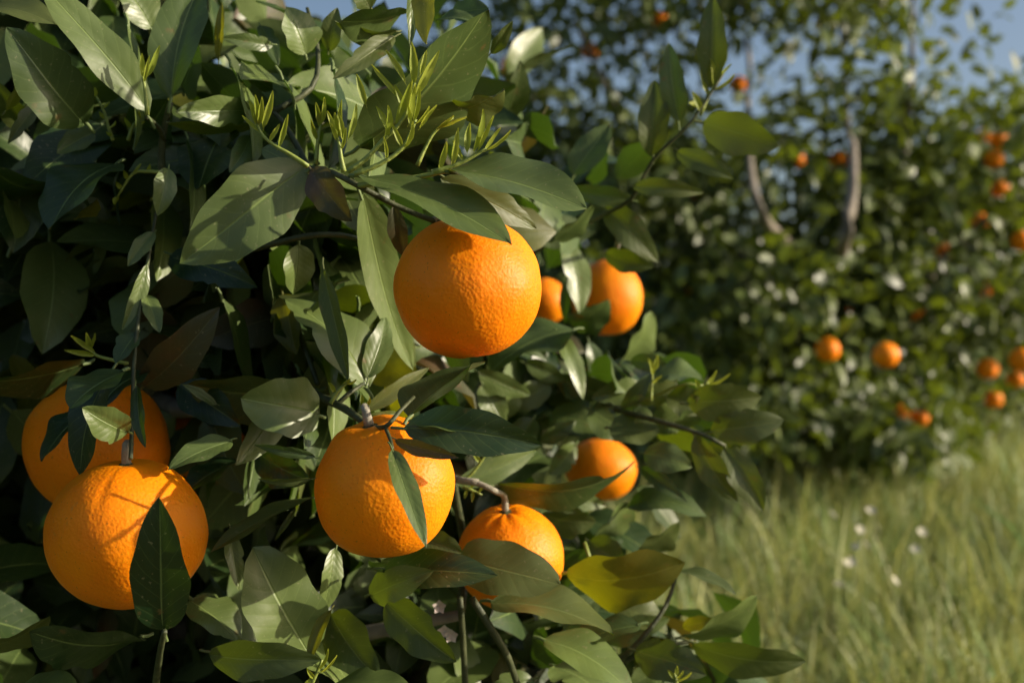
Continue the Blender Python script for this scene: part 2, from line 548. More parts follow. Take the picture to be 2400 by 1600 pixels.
def build_grass():
    def field(n, x0, x1, y0, y1, hs, wscale, power=1.0):
        y = y0 + (y1 - y0) * rng.random(n) ** power
        x = x0 + (x1 - x0) * rng.random(n)
        return x, y, hs, wscale
    parts = []
    for n, x0, x1, y0, y1, k in ((17000, -0.8, 1.9, 0.85, 2.2, 1.0), (26000, -0.8, 3.2, 2.2, 5.0, 1.0), (26000, -2.0, 6.5, 5.0, 11.0, 1.25), (22000, -6, 16, 11.0, 30.0, 2.2), (6000, -3.0, -0.8, -0.5, 5.0, 1.2), (4000, 1.0, 4.0, -1.5, 0.85, 1.2)):
        x = x0 + (x1 - x0) * rng.random(n); y = y0 + (y1 - y0) * rng.random(n)
        parts.append((x, y, np.full(n, k)))
    nb = 1500
    parts.append((-.2 + 2.3 * rng.random(nb), 1.0 + 3.2 * rng.random(nb) ** 1.2, np.full(nb, 1.9)))
    x = np.concatenate([p[0] for p in parts]); y = np.concatenate([p[1] for p in parts]); k = np.concatenate([p[2] for p in parts])
    n = len(x)
    patch = 0.5 + 0.5 * np.sin(x * 2.1 + 1.3 * np.sin(y * 1.7)) * np.sin(y * 1.4 + 0.8 * np.sin(x * 1.1))
    h = (0.33 + 0.17 * rng.random(n) + 0.05 * patch) * np.where(rng.random(n) < 0.03, 1.3, 1.0)
    h *= 0.8 + 0.4 * np.sin(x * 7.1 + np.sin(y * 6.0)) * np.sin(y * 5.7 + np.sin(x * 4.0)) * 0.5 + 0.2 * rng.random(n)
    h *= np.clip(0.60 + (np.hypot(x - 0.2, y) - 0.8) * 0.17, 0.60, 1.12)
    w = (0.0038 + 0.006 * rng.random(n) ** 2) * k
    wide = ((rng.random(n) < 0.045) & (y < 6)) | (k > 1.85) & (k < 1.95)
    w = np.where(wide, w * np.where(k > 1.85, 1.15, 2.3), w)
    h = np.where((k > 1.85) & (k < 1.95), h * 0.85, h)
    az = rng.random(n) * 2 * np.pi
    lean = 0.10 + 0.38 * rng.random(n) ** 1.5
    D = np.stack([np.cos(az), np.sin(az), np.zeros(n)], 1)
    faz = rng.random(n) * np.pi
    S = np.stack([np.cos(faz), np.sin(faz), np.zeros(n)], 1)
    base = np.stack([x, y, np.full(n, -0.01)], 1)
    V = np.empty((n, 7, 3))
    for i, (u, ww) in enumerate(((0, 0.8), (0.4, 1.0), (0.75, 0.7))):
        c = base + D * (lean * h * u * u * 1.4)[:, None] + np.array([0, 0, 1.0]) * (h * u * (1 - 0.18 * lean * u))[:, None]
        V[:, 2 * i] = c - S * (0.5 * w * ww)[:, None]
        V[:, 2 * i + 1] = c + S * (0.5 * w * ww)[:, None]
    V[:, 6] = base + D * (lean * h * 1.4)[:, None] + np.array([0, 0, 1.0]) * (h * (1 - 0.35 * lean))[:, None]
    q = [(0, 1, 3, 2), (2, 3, 5, 4)]
    o = np.arange(n) * 7
    quads = np.concatenate([np.stack([o + a for a in f], 1) for f in q])
    tris = np.stack([o + 4, o + 5, o + 6], 1)
    patch2 = 0.5 + 0.5 * np.sin(x * 5.3 + 2.1 * np.sin(y * 3.9)) * np.sin(y * 4.4 + 1.7 * np.sin(x * 3.3))
    tone = np.clip(0.09 + 0.25 * patch + 0.2 * patch2 + 0.6 * (rng.random(n) - 0.35) + np.where(rng.random(n) < 0.16, 0.5, 0), 0, 1)
    me = mesh_np('grass', V.reshape(-1, 3), quads.tolist() + tris.tolist(), None, np.repeat(tone, 7))
    g = link('grass', me, None, (M_GRASS,))
    tag(g, 'tall pale green meadow grass growing between the orange trees', 'grass', kind='stuff')
build_grass()

# ------------------------------------------------------------------ the near orange tree
tree = empty('orange_tree', (-1.0, 1.45, 0.0), 'near orange tree with big sharp leaves, fresh shoots and large fruit', 'tree')
TO = Vector(tree.location)

def tube_part(name, pts, radii, mat, seg=7, parent=tree):
    return link(name, tube([p - TO for p in pts], radii, seg, name), parent, (mat,))

tube_part('trunk', [Vector((-1.0, 1.45, -0.05)), Vector((-0.98, 1.46, 0.3)), Vector((-0.93, 1.42, 0.62)), Vector((-0.86, 1.36, 0.95))], [0.075, 0.06, 0.055, 0.045], M_BARK, 12)
FORK = Vector((-0.93, 1.42, 0.62))
for pts, r in (
    ([FORK, P(250, 420, 1.15), P(520, 400, 0.86), P(720, 395, 0.70)], [0.03, 0.016, 0.007, 0.003]),
    ([FORK, P(150, 900, 1.1), P(420, 960, 0.85), P(735, 922, 0.72)], [0.028, 0.014, 0.006, 0.0032]),
    ([FORK, P(300, 1450, 1.1), P(700, 1500, 0.9), P(1080, 1440, 0.80)], [0.026, 0.014, 0.007, 0.0035]),
    ([FORK, P(600, 900, 1.35), P(1050, 860, 1.15), P(1380, 920, 1.0)], [0.03, 0.016, 0.008, 0.0035]),
    ([Vector((-0.86, 1.36, 0.95)), P(150, 100, 1.1), P(600, -80, 0.9), P(900, -120, 0.8)], [0.03, 0.015, 0.007, 0.003]),
    ([Vector((-0.86, 1.36, 0.95)), Vector((-0.7, 1.2, 1.35)), Vector((-0.45, 1.0, 1.7))], [0.035, 0.02, 0.006]),
    ([FORK, Vector((-0.9, 0.9, 0.85)), Vector((-0.75, 0.5, 1.0))], [0.03, 0.014, 0.004]),
):
    tube_part('limb', pts, r, M_BARK if r[0] > 0.02 else M_TWIG, 9)

TW = []      # twig polylines kept for hanging leaves on
def twig(pts, r0, r1, mat=None, d=None):
    q = [P(*p) for p in pts]
    n = len(q)
    tube_part('twig', q, [r0 + (r1 - r0) * i / (n - 1) for i in range(n)], mat or M_TWIG, 7)
    TW.extend(q)

twig([(516, 600, 0.74), (640, 572, 0.72), (720, 553, 0.71), (800, 551, 0.71), (880, 572, 0.73)], 0.0022, 0.0016)
twig([(720, 395, 0.70), (780, 405, 0.66), (840, 435, 0.65), (925, 480, 0.66), (1016, 517, 0.66), (1075, 525, 0.665)], 0.0018, 0.0015)
twig([(840, 435, 0.65), (950, 420, 0.645), (1044, 402, 0.64)], 0.0017, 0.0012, M_SHOOT)
twig([(380, 440, 0.74), (361, 527, 0.72), (337, 672, 0.70), (317, 810, 0.685), (310, 982, 0.665), (306, 1075, 0.65)], 0.0011, 0.0013)
twig([(640, 262, 0.73), (730, 206, 0.74), (745, 120, 0.76), (720, 20, 0.78)], 0.0022, 0.0012)
twig([(720, 395, 0.70), (690, 330, 0.72), (640, 262, 0.73), (585, 258, 0.73)], 0.0022, 0.0012)
twig([(735, 922, 0.72), (790, 948, 0.69), (830, 972, 0.675), (868, 1003, 0.665)], 0.0026, 0.0021)
twig([(868, 998, 0.652), (903, 1000, 0.626), (935, 965, 0.63), (970, 930, 0.645)], 0.0014, 0.0010)
twig([(903, 1000, 0.626), (914, 1028, 0.613), (920, 1052, 0.606)], 0.0011, 0.0008)
twig([(790, 948, 0.69), (820, 920, 0.69), (850, 900, 0.70)], 0.0016, 0.0012)
twig([(1060, 1120, 0.78), (1080, 1125, 0.77), (1120, 1130, 0.765)], 0.0026, 0.0024, M_STEM)
twig([(1080, 1440, 0.80), (1090, 1300, 0.83), (1070, 1180, 0.80), (1060, 1120, 0.78)], 0.0032, 0.0026)
twig([(1105, 1400, 0.72), (1150, 1470, 0.72), (1190, 1540, 0.73), (1225, 1640, 0.75)], 0.0024, 0.0022)
twig([(1078, 1400, 0.75), (1085, 1500, 0.76), (1092, 1640, 0.77)], 0.0020, 0.0022)
twig([(1380, 920, 1.0), (1450, 960, 0.92), (1540, 985, 0.88), (1640, 1015, 0.87), (1700, 1045, 0.87)], 0.0028, 0.0014)
twig([(1180, 640, 1.15), (1300, 560, 1.08), (1400, 510, 0.97), (1480, 465, 0.92), (1530, 375, 0.90), (1620, 285, 0.88), (1695, 175, 0.88)], 0.0026, 0.0007)
twig([(1450, 960, 0.92), (1530, 930, 0.9), (1600, 900, 0.88), (1650, 905, 0.88)], 0.0016, 0.0010, M_SHOOT)
twig([(1360, 1640, 0.86), (1440, 1560, 0.84), (1500, 1500, 0.83), (1560, 1420, 0.84), (1590, 1330, 0.85)], 0.0028, 0.0012)
twig([(1440, 1560, 0.84), (1530, 1520, 0.83), (1625, 1500, 0.83)], 0.0018, 0.0012)
twig([(1370, 1270, 0.86), (1395, 1350, 0.85), (1410, 1420, 0.85)], 0.0014, 0.0014, M_SHOOT)
twig([(670, 630, 0.78), (690, 740, 0.76), (745, 900, 0.73)], 0.0016, 0.0016)
twig([(745, 1160, 0.70), (780, 1120, 0.72), (800, 1050, 0.74)], 0.0014, 0.0016)
twig([(400, 240, 0.72), (380, 330, 0.73), (380, 440, 0.74)], 0.0018, 0.0026)
twig([(344, 275, 0.70), (372, 300, 0.72), (385, 330, 0.73)], 0.0014, 0.0016)
twig([(386, 1478, 0.61), (375, 1530, 0.64), (360, 1640, 0.70)], 0.0014, 0.0022)
twig([(720, 1530, 0.68), (740, 1600, 0.71), (760, 1700, 0.76)], 0.0016, 0.0024)

HL = [
 # bx, by, tx, ty, w, d0, d1, sunlight, material, options (tone also puts lit or shaded look into leaf colour)
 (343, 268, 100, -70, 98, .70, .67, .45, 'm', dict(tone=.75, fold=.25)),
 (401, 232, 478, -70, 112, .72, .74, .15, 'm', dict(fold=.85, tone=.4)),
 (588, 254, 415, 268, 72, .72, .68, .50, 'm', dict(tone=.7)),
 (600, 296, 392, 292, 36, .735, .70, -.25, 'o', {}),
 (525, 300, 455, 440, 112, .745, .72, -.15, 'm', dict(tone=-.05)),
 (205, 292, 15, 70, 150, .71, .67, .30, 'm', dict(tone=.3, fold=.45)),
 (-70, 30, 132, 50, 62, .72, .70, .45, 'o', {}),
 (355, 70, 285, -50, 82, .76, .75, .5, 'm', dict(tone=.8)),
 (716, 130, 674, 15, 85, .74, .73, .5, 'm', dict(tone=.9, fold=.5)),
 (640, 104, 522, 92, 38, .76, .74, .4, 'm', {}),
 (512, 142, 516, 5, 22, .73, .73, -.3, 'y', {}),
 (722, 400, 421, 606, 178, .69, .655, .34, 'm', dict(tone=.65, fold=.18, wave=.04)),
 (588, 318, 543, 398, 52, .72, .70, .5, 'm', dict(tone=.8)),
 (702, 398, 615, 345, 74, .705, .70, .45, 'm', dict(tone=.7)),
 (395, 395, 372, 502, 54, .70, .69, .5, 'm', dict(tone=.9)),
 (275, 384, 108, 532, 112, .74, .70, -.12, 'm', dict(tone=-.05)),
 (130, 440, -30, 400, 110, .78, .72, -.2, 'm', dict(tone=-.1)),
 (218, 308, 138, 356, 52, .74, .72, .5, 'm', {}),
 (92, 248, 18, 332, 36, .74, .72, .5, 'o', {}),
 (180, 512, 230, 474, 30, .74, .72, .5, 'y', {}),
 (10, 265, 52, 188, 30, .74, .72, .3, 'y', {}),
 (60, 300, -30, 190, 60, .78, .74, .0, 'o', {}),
 # around the big upper leaf
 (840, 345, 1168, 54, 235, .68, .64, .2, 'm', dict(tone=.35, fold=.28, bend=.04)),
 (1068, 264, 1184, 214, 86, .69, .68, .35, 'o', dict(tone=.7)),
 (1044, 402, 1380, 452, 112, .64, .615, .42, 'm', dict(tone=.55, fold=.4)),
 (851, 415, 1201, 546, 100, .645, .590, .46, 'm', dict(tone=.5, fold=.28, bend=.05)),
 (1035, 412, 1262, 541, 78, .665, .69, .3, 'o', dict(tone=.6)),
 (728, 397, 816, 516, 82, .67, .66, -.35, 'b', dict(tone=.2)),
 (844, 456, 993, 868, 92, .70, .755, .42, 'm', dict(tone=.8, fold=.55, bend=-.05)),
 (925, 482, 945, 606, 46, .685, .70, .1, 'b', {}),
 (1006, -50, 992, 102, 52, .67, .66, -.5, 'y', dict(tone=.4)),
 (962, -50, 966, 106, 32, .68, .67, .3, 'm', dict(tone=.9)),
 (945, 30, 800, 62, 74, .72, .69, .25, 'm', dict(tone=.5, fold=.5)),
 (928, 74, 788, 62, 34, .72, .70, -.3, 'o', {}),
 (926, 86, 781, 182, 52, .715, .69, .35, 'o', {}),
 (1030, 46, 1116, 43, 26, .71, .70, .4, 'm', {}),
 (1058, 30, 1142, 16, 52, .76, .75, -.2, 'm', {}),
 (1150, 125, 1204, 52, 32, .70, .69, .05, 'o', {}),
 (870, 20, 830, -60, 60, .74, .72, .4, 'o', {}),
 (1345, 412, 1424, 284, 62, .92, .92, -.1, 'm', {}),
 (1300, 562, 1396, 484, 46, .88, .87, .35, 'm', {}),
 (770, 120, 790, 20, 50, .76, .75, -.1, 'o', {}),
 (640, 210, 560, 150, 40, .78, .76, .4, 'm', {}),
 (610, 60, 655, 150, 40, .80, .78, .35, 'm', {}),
 # sprig standing off to the side, a little out of focus
 (1658, 207, 1676, -12, 58, .88, .87, -.12, 'o', dict(tone=.2)),
 (1590, 287, 1570, 100, 52, .89, .88, -.08, 'm', dict(tone=.7)),
 (1530, 367, 1532, 186, 62, .90, .89, .02, 'o', dict(tone=.3, fold=.6)),
 (1646, 288, 1824, 342, 84, .87, .86, -.30, 'o', dict(tone=.5, back=True, fold=.5, bend=.10)),
 (1588, 352, 1714, 418, 42, .89, .87, -.2, 'o', {}),
 (1480, 437, 1650, 452, 38, .91, .90, -.15, 'o', {}),
 (1414, 487, 1546, 608, 62, .96, .95, .05, 'o', dict(bend=.14)),
 (1418, 592, 1532, 626, 46, .98, .97, -.25, 'o', dict(bend=.1)),
 (1480, 470, 1330, 440, 50, .93, .93, -.05, 'm', {}),
 # lower right sprays
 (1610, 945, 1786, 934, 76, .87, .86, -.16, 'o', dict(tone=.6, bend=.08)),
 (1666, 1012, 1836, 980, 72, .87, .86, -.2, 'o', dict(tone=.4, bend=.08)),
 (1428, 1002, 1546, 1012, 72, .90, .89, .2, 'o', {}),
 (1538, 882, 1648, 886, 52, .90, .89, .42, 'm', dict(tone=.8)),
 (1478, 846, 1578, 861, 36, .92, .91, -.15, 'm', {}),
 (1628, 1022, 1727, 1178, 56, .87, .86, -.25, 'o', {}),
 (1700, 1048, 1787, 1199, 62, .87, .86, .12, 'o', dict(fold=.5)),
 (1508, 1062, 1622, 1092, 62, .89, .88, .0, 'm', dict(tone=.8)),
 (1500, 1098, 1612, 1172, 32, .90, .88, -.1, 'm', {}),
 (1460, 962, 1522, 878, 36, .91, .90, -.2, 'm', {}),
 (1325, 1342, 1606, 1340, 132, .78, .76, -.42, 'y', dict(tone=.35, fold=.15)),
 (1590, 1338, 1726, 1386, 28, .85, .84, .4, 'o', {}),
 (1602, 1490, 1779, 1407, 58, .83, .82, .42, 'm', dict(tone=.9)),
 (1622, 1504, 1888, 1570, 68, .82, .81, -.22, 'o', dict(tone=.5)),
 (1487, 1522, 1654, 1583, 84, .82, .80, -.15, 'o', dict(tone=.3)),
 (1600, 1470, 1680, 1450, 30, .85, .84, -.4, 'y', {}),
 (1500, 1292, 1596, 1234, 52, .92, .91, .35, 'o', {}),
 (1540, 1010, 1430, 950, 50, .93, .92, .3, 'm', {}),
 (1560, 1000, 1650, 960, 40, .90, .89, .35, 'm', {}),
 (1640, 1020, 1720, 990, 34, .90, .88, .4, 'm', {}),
 # lower middle
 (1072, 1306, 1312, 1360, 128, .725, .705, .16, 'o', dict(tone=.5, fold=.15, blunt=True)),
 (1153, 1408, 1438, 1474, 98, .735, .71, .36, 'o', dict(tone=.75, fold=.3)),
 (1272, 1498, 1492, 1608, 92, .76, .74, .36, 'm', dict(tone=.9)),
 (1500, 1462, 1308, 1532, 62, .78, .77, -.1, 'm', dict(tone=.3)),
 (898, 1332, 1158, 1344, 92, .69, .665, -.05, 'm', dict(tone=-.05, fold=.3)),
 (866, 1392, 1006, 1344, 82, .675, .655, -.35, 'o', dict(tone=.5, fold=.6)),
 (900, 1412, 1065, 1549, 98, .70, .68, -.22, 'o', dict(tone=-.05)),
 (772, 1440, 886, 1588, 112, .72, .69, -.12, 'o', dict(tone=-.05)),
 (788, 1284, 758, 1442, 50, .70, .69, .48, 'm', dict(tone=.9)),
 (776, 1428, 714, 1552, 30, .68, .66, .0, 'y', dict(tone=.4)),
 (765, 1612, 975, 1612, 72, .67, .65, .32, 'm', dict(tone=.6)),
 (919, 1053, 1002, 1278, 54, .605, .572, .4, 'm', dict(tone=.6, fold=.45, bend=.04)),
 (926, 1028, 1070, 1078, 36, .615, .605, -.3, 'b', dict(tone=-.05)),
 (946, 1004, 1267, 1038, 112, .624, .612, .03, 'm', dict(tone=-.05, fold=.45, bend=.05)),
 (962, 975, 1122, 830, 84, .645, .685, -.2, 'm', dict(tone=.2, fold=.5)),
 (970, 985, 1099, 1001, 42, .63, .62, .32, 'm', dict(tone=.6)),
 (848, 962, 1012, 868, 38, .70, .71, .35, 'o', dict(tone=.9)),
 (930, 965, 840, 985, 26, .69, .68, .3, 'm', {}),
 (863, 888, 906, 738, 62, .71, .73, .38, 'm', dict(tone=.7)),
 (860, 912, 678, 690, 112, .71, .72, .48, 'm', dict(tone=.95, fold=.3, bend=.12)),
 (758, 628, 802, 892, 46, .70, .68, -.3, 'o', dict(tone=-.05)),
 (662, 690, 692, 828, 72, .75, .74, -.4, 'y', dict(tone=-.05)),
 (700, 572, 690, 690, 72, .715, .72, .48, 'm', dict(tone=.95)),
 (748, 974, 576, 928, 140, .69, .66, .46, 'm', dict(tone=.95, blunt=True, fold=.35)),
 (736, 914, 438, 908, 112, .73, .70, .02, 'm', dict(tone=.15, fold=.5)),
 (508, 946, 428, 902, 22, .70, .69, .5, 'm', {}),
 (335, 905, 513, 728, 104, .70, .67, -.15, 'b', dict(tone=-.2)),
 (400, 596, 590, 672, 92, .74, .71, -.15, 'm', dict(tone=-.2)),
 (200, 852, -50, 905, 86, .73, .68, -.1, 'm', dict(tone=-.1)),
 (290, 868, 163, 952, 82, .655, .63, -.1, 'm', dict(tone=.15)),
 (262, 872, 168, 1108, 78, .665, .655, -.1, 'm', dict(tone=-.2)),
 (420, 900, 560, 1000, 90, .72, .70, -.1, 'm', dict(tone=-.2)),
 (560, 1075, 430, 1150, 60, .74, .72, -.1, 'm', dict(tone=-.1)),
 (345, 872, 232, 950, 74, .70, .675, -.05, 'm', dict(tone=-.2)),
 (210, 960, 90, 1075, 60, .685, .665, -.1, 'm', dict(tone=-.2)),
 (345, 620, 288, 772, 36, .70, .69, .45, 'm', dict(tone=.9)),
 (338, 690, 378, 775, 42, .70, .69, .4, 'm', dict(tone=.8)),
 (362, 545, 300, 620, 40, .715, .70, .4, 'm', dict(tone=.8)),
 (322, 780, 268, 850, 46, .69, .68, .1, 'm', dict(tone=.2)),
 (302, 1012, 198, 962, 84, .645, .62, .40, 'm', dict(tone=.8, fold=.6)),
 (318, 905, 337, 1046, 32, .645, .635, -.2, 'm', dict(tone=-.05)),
 (738, 1072, 596, 1046, 26, .626, .62, .1, 'm', dict(tone=.3)),  # thin leaf added to throw a stripe of shade on the big orange
 (730, 1122, 606, 1128, 18, .624, .618, .1, 'o', dict(tone=.3)),  # narrower leaf, likewise added to stripe that orange with shade
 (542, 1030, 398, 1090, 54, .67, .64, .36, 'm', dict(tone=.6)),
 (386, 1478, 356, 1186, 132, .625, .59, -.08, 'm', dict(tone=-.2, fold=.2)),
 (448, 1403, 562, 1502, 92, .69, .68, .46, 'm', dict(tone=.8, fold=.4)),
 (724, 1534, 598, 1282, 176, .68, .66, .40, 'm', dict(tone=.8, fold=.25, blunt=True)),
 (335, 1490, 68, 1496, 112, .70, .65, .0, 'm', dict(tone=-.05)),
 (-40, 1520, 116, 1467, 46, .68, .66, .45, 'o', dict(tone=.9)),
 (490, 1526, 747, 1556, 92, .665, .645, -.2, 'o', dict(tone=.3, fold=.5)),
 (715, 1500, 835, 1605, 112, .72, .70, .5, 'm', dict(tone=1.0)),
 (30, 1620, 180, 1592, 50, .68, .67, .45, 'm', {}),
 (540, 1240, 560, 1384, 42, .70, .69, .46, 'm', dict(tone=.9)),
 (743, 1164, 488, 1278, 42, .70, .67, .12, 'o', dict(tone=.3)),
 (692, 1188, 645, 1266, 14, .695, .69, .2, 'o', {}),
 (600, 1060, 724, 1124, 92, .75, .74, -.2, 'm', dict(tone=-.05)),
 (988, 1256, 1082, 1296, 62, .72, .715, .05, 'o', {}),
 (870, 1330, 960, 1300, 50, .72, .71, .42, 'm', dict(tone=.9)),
 # behind the fruit
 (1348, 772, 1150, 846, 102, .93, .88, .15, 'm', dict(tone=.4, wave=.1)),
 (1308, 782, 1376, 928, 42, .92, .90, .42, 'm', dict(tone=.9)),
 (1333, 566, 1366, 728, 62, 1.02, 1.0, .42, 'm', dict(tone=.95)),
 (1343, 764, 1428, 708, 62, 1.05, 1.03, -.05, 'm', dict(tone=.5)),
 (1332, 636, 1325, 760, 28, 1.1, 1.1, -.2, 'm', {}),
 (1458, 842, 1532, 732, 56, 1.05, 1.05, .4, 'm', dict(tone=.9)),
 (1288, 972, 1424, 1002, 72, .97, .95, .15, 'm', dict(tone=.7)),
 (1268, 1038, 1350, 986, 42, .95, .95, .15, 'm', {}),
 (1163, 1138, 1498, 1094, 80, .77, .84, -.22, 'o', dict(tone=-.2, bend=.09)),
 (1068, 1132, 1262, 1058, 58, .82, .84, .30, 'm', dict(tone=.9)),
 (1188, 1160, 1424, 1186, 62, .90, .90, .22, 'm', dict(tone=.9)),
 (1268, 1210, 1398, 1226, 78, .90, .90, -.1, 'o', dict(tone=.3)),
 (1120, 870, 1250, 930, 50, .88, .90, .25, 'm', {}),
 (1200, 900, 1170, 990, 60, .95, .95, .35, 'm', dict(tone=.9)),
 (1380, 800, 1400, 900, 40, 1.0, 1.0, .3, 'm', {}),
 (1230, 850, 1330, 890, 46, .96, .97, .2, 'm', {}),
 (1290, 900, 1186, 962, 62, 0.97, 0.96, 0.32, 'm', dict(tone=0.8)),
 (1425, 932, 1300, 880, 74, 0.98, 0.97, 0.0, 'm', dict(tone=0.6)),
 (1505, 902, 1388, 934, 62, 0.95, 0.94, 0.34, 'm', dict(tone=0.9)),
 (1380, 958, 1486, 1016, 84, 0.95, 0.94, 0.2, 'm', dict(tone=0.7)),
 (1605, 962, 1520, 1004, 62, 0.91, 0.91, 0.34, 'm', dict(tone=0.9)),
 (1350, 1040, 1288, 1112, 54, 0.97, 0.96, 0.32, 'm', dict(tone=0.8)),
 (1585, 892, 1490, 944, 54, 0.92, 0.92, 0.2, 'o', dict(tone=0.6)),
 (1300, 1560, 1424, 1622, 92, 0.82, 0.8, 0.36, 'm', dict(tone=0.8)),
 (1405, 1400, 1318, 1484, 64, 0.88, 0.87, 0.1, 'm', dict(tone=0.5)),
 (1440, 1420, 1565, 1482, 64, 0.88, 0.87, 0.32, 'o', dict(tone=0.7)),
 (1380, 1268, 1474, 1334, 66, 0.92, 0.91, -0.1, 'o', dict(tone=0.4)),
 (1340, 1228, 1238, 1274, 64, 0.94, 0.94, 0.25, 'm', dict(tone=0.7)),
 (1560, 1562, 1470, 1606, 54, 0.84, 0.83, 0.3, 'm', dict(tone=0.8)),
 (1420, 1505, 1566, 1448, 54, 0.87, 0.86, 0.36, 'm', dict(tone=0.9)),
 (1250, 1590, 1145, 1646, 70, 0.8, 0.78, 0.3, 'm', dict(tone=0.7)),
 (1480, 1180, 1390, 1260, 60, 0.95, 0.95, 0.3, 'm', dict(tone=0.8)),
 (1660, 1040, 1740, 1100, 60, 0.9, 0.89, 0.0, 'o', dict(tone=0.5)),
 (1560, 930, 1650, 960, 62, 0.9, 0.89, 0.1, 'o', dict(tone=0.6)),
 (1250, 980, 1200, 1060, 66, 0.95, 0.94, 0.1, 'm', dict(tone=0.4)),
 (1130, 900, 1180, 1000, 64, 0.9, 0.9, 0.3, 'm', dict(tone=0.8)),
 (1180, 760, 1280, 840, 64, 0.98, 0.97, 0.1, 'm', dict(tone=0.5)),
]
for h in HL:
    opts = dict(h[9])
    h = list(h[:9])
    opts.setdefault('twist', rnd.uniform(-.55, .55))
    opts.setdefault('bend', rnd.uniform(.02, .11))
    opts.setdefault('droop', rnd.uniform(.02, .12))
    if h[2] > 1400 and h[5] > .8: h[4] *= 1.18
    if .3 <= h[7] and h[4] != 100: h[7] = min(.72, h[7] * 1.5)
    hero_leaf(tree, *h, org=TO, **opts)

for x, y, d, w in ((700, 800, .75, 60), (760, 780, .74, 60), (820, 800, .75, 60), (780, 860, .735, 50), (700, 870, .745, 50), (840, 720, .76, 60), (740, 720, .75, 60), (660, 900, .755, 44),  # leaves added facing the sun, to shade fruit and foliage left of them
                   (600, 940, .78, 60), (620, 990, .80, 50), (690, 930, .79, 60), 
                   (520, 700, .74, 50), (560, 480, .76, 60), (300, 60, .72, 60), (540, 150, .73, 50), (660, 180, .74, 50), (690, 250, .73, 50), (440, 330, .74, 40), (860, 240, .72, 60), (780, 160, .72, 60)):
    B_ = P(x, y, d)
    ax = Vector((rnd.uniform(-.2, .3), rnd.uniform(-.7, .5), rnd.uniform(-1, -.3))).normalized()
    T_ = B_ + ax * .075
    nn = (SUN + Vector((rnd.uniform(-.2, .2), rnd.uniform(-.15, .2), rnd.uniform(-.2, .2)))).normalized()
    sd = ax.cross(nn).normalized(); nn = sd.cross(ax)
    leaf_count += 1
    link('leaf', leaf_mesh(B_ - TO, T_ - TO, sd, nn, w / F * d * 2.2, .3, .06, .05, 0, False, rnd.random(), nu=8, nv=2, seed=leaf_count), tree, (M_MAT,))

# fresh shoots: stem with young leaves as its own pieces
def shoot(stem, leaflets, d, r=0.0011, dj=0.0):
    q = [P(x, y, d) for x, y in stem]
    st = tube_part('shoot', q, [r * (1.25 - 0.6 * i / (len(q) - 1)) for i in range(len(q))], M_SHOOT, 6)
    for k, (bx, by, tx, ty, w) in enumerate(leaflets):
        dd = d + (rnd.random() - 0.5) * 0.012
        B, T = P(bx, by, d), P(tx, ty, dd - 0.006)
        s, n, c = leaf_frame(B, T, 0.25 + 0.3 * rnd.random())
        me = leaf_mesh(B - TO, T - TO, s, n, 1.12 * w / F * d, fold=0.8, bend=0.05 * rnd.choice((-1, 1)), wave=0.05, tone=rnd.random(), nu=7, nv=1, petiole=0.12, seed=k)
        link('young_leaf', me, st, (M_YNG,))

shoot([(722, 390), (680, 362), (650, 345), (618, 320), (600, 288)],
      [(603, 295, 583, 235, 14), (604, 290, 600, 222, 13), (608, 292, 614, 228, 14), (618, 300, 637, 212, 15), (652, 346, 676, 268, 12), (612, 312, 568, 270, 8), (632, 332, 655, 290, 10)], .635)
shoot([(806, 402), (800, 375), (796, 345), (790, 320)],
      [(788, 322, 767, 260, 12), (793, 320, 786, 264, 13), (798, 320, 800, 234, 11), (806, 330, 790, 262, 12), (815, 325, 836, 244, 14), (800, 350, 812, 300, 9), (792, 330, 775, 290, 10)], .61)
shoot([(815, 402), (858, 372), (898, 328), (935, 292), (958, 250), (972, 195)],
      [(928, 292, 966, 188, 20), (958, 288, 976, 198, 17), (975, 225, 1029, 118, 19), (972, 198, 962, 98, 18), (948, 192, 905, 118, 13), (936, 234, 872, 150, 11), (858, 246, 834, 174, 15), (904, 325, 909, 248, 18), (965, 290, 985, 200, 12), (985, 175, 1000, 118, 12), (915, 310, 880, 250, 14), (950, 262, 925, 200, 14)], .60)
shoot([(830, 408), (890, 385), (940, 350), (962, 312), (975, 280)],
      [(950, 345, 968, 285, 14), (975, 290, 1008, 250, 13), (985, 300, 1024, 247, 15), (965, 300, 955, 245, 10), (905, 375, 900, 320, 8), (942, 348, 920, 290, 12)], .598)
shoot([(1015, 403), (1065, 388), (1100, 372), (1140, 348)],
      [(1030, 398, 1047, 333, 15), (1057, 390, 1076, 300, 14), (1095, 358, 1101, 288, 15), (1112, 355, 1131, 256, 17), (1120, 352, 1158, 272, 14), (1135, 352, 1175, 300, 13), (1142, 352, 1197, 306, 14), (1085, 375, 1060, 330, 11)], .605)
shoot([(978, 388), (998, 345), (1020, 308), (1062, 275)], [(1020, 308, 1064, 272, 16), (1030, 300, 1095, 276, 14)], .66)
shoot([(740, 385), (745, 330), (752, 290)], [(750, 300, 740, 240, 12), (752, 290, 762, 228, 12), (745, 330, 728, 280, 10)], .69)
shoot([(1642, 270), (1665, 215), (1690, 165)],
      [(1660, 225, 1640, 165, 14), (1672, 205, 1668, 140, 14), (1682, 185, 1715, 150, 13), (1690, 165, 1705, 120, 13), (1672, 210, 1722, 175, 13), (1650, 250, 1615, 240, 18), (1645, 262, 1622, 215, 14)], .88)
shoot([(300, 852), (262, 843), (222, 830), (208, 805)], [(225, 832, 150, 820, 13), (222, 828, 168, 785, 12), (212, 812, 202, 780, 12), (215, 815, 222, 782, 9)], .70)
shoot([(775, 945), (790, 918), (815, 896)], [(785, 920, 770, 895, 10), (800, 905, 822, 888, 12), (812, 900, 835, 890, 9)], .685)
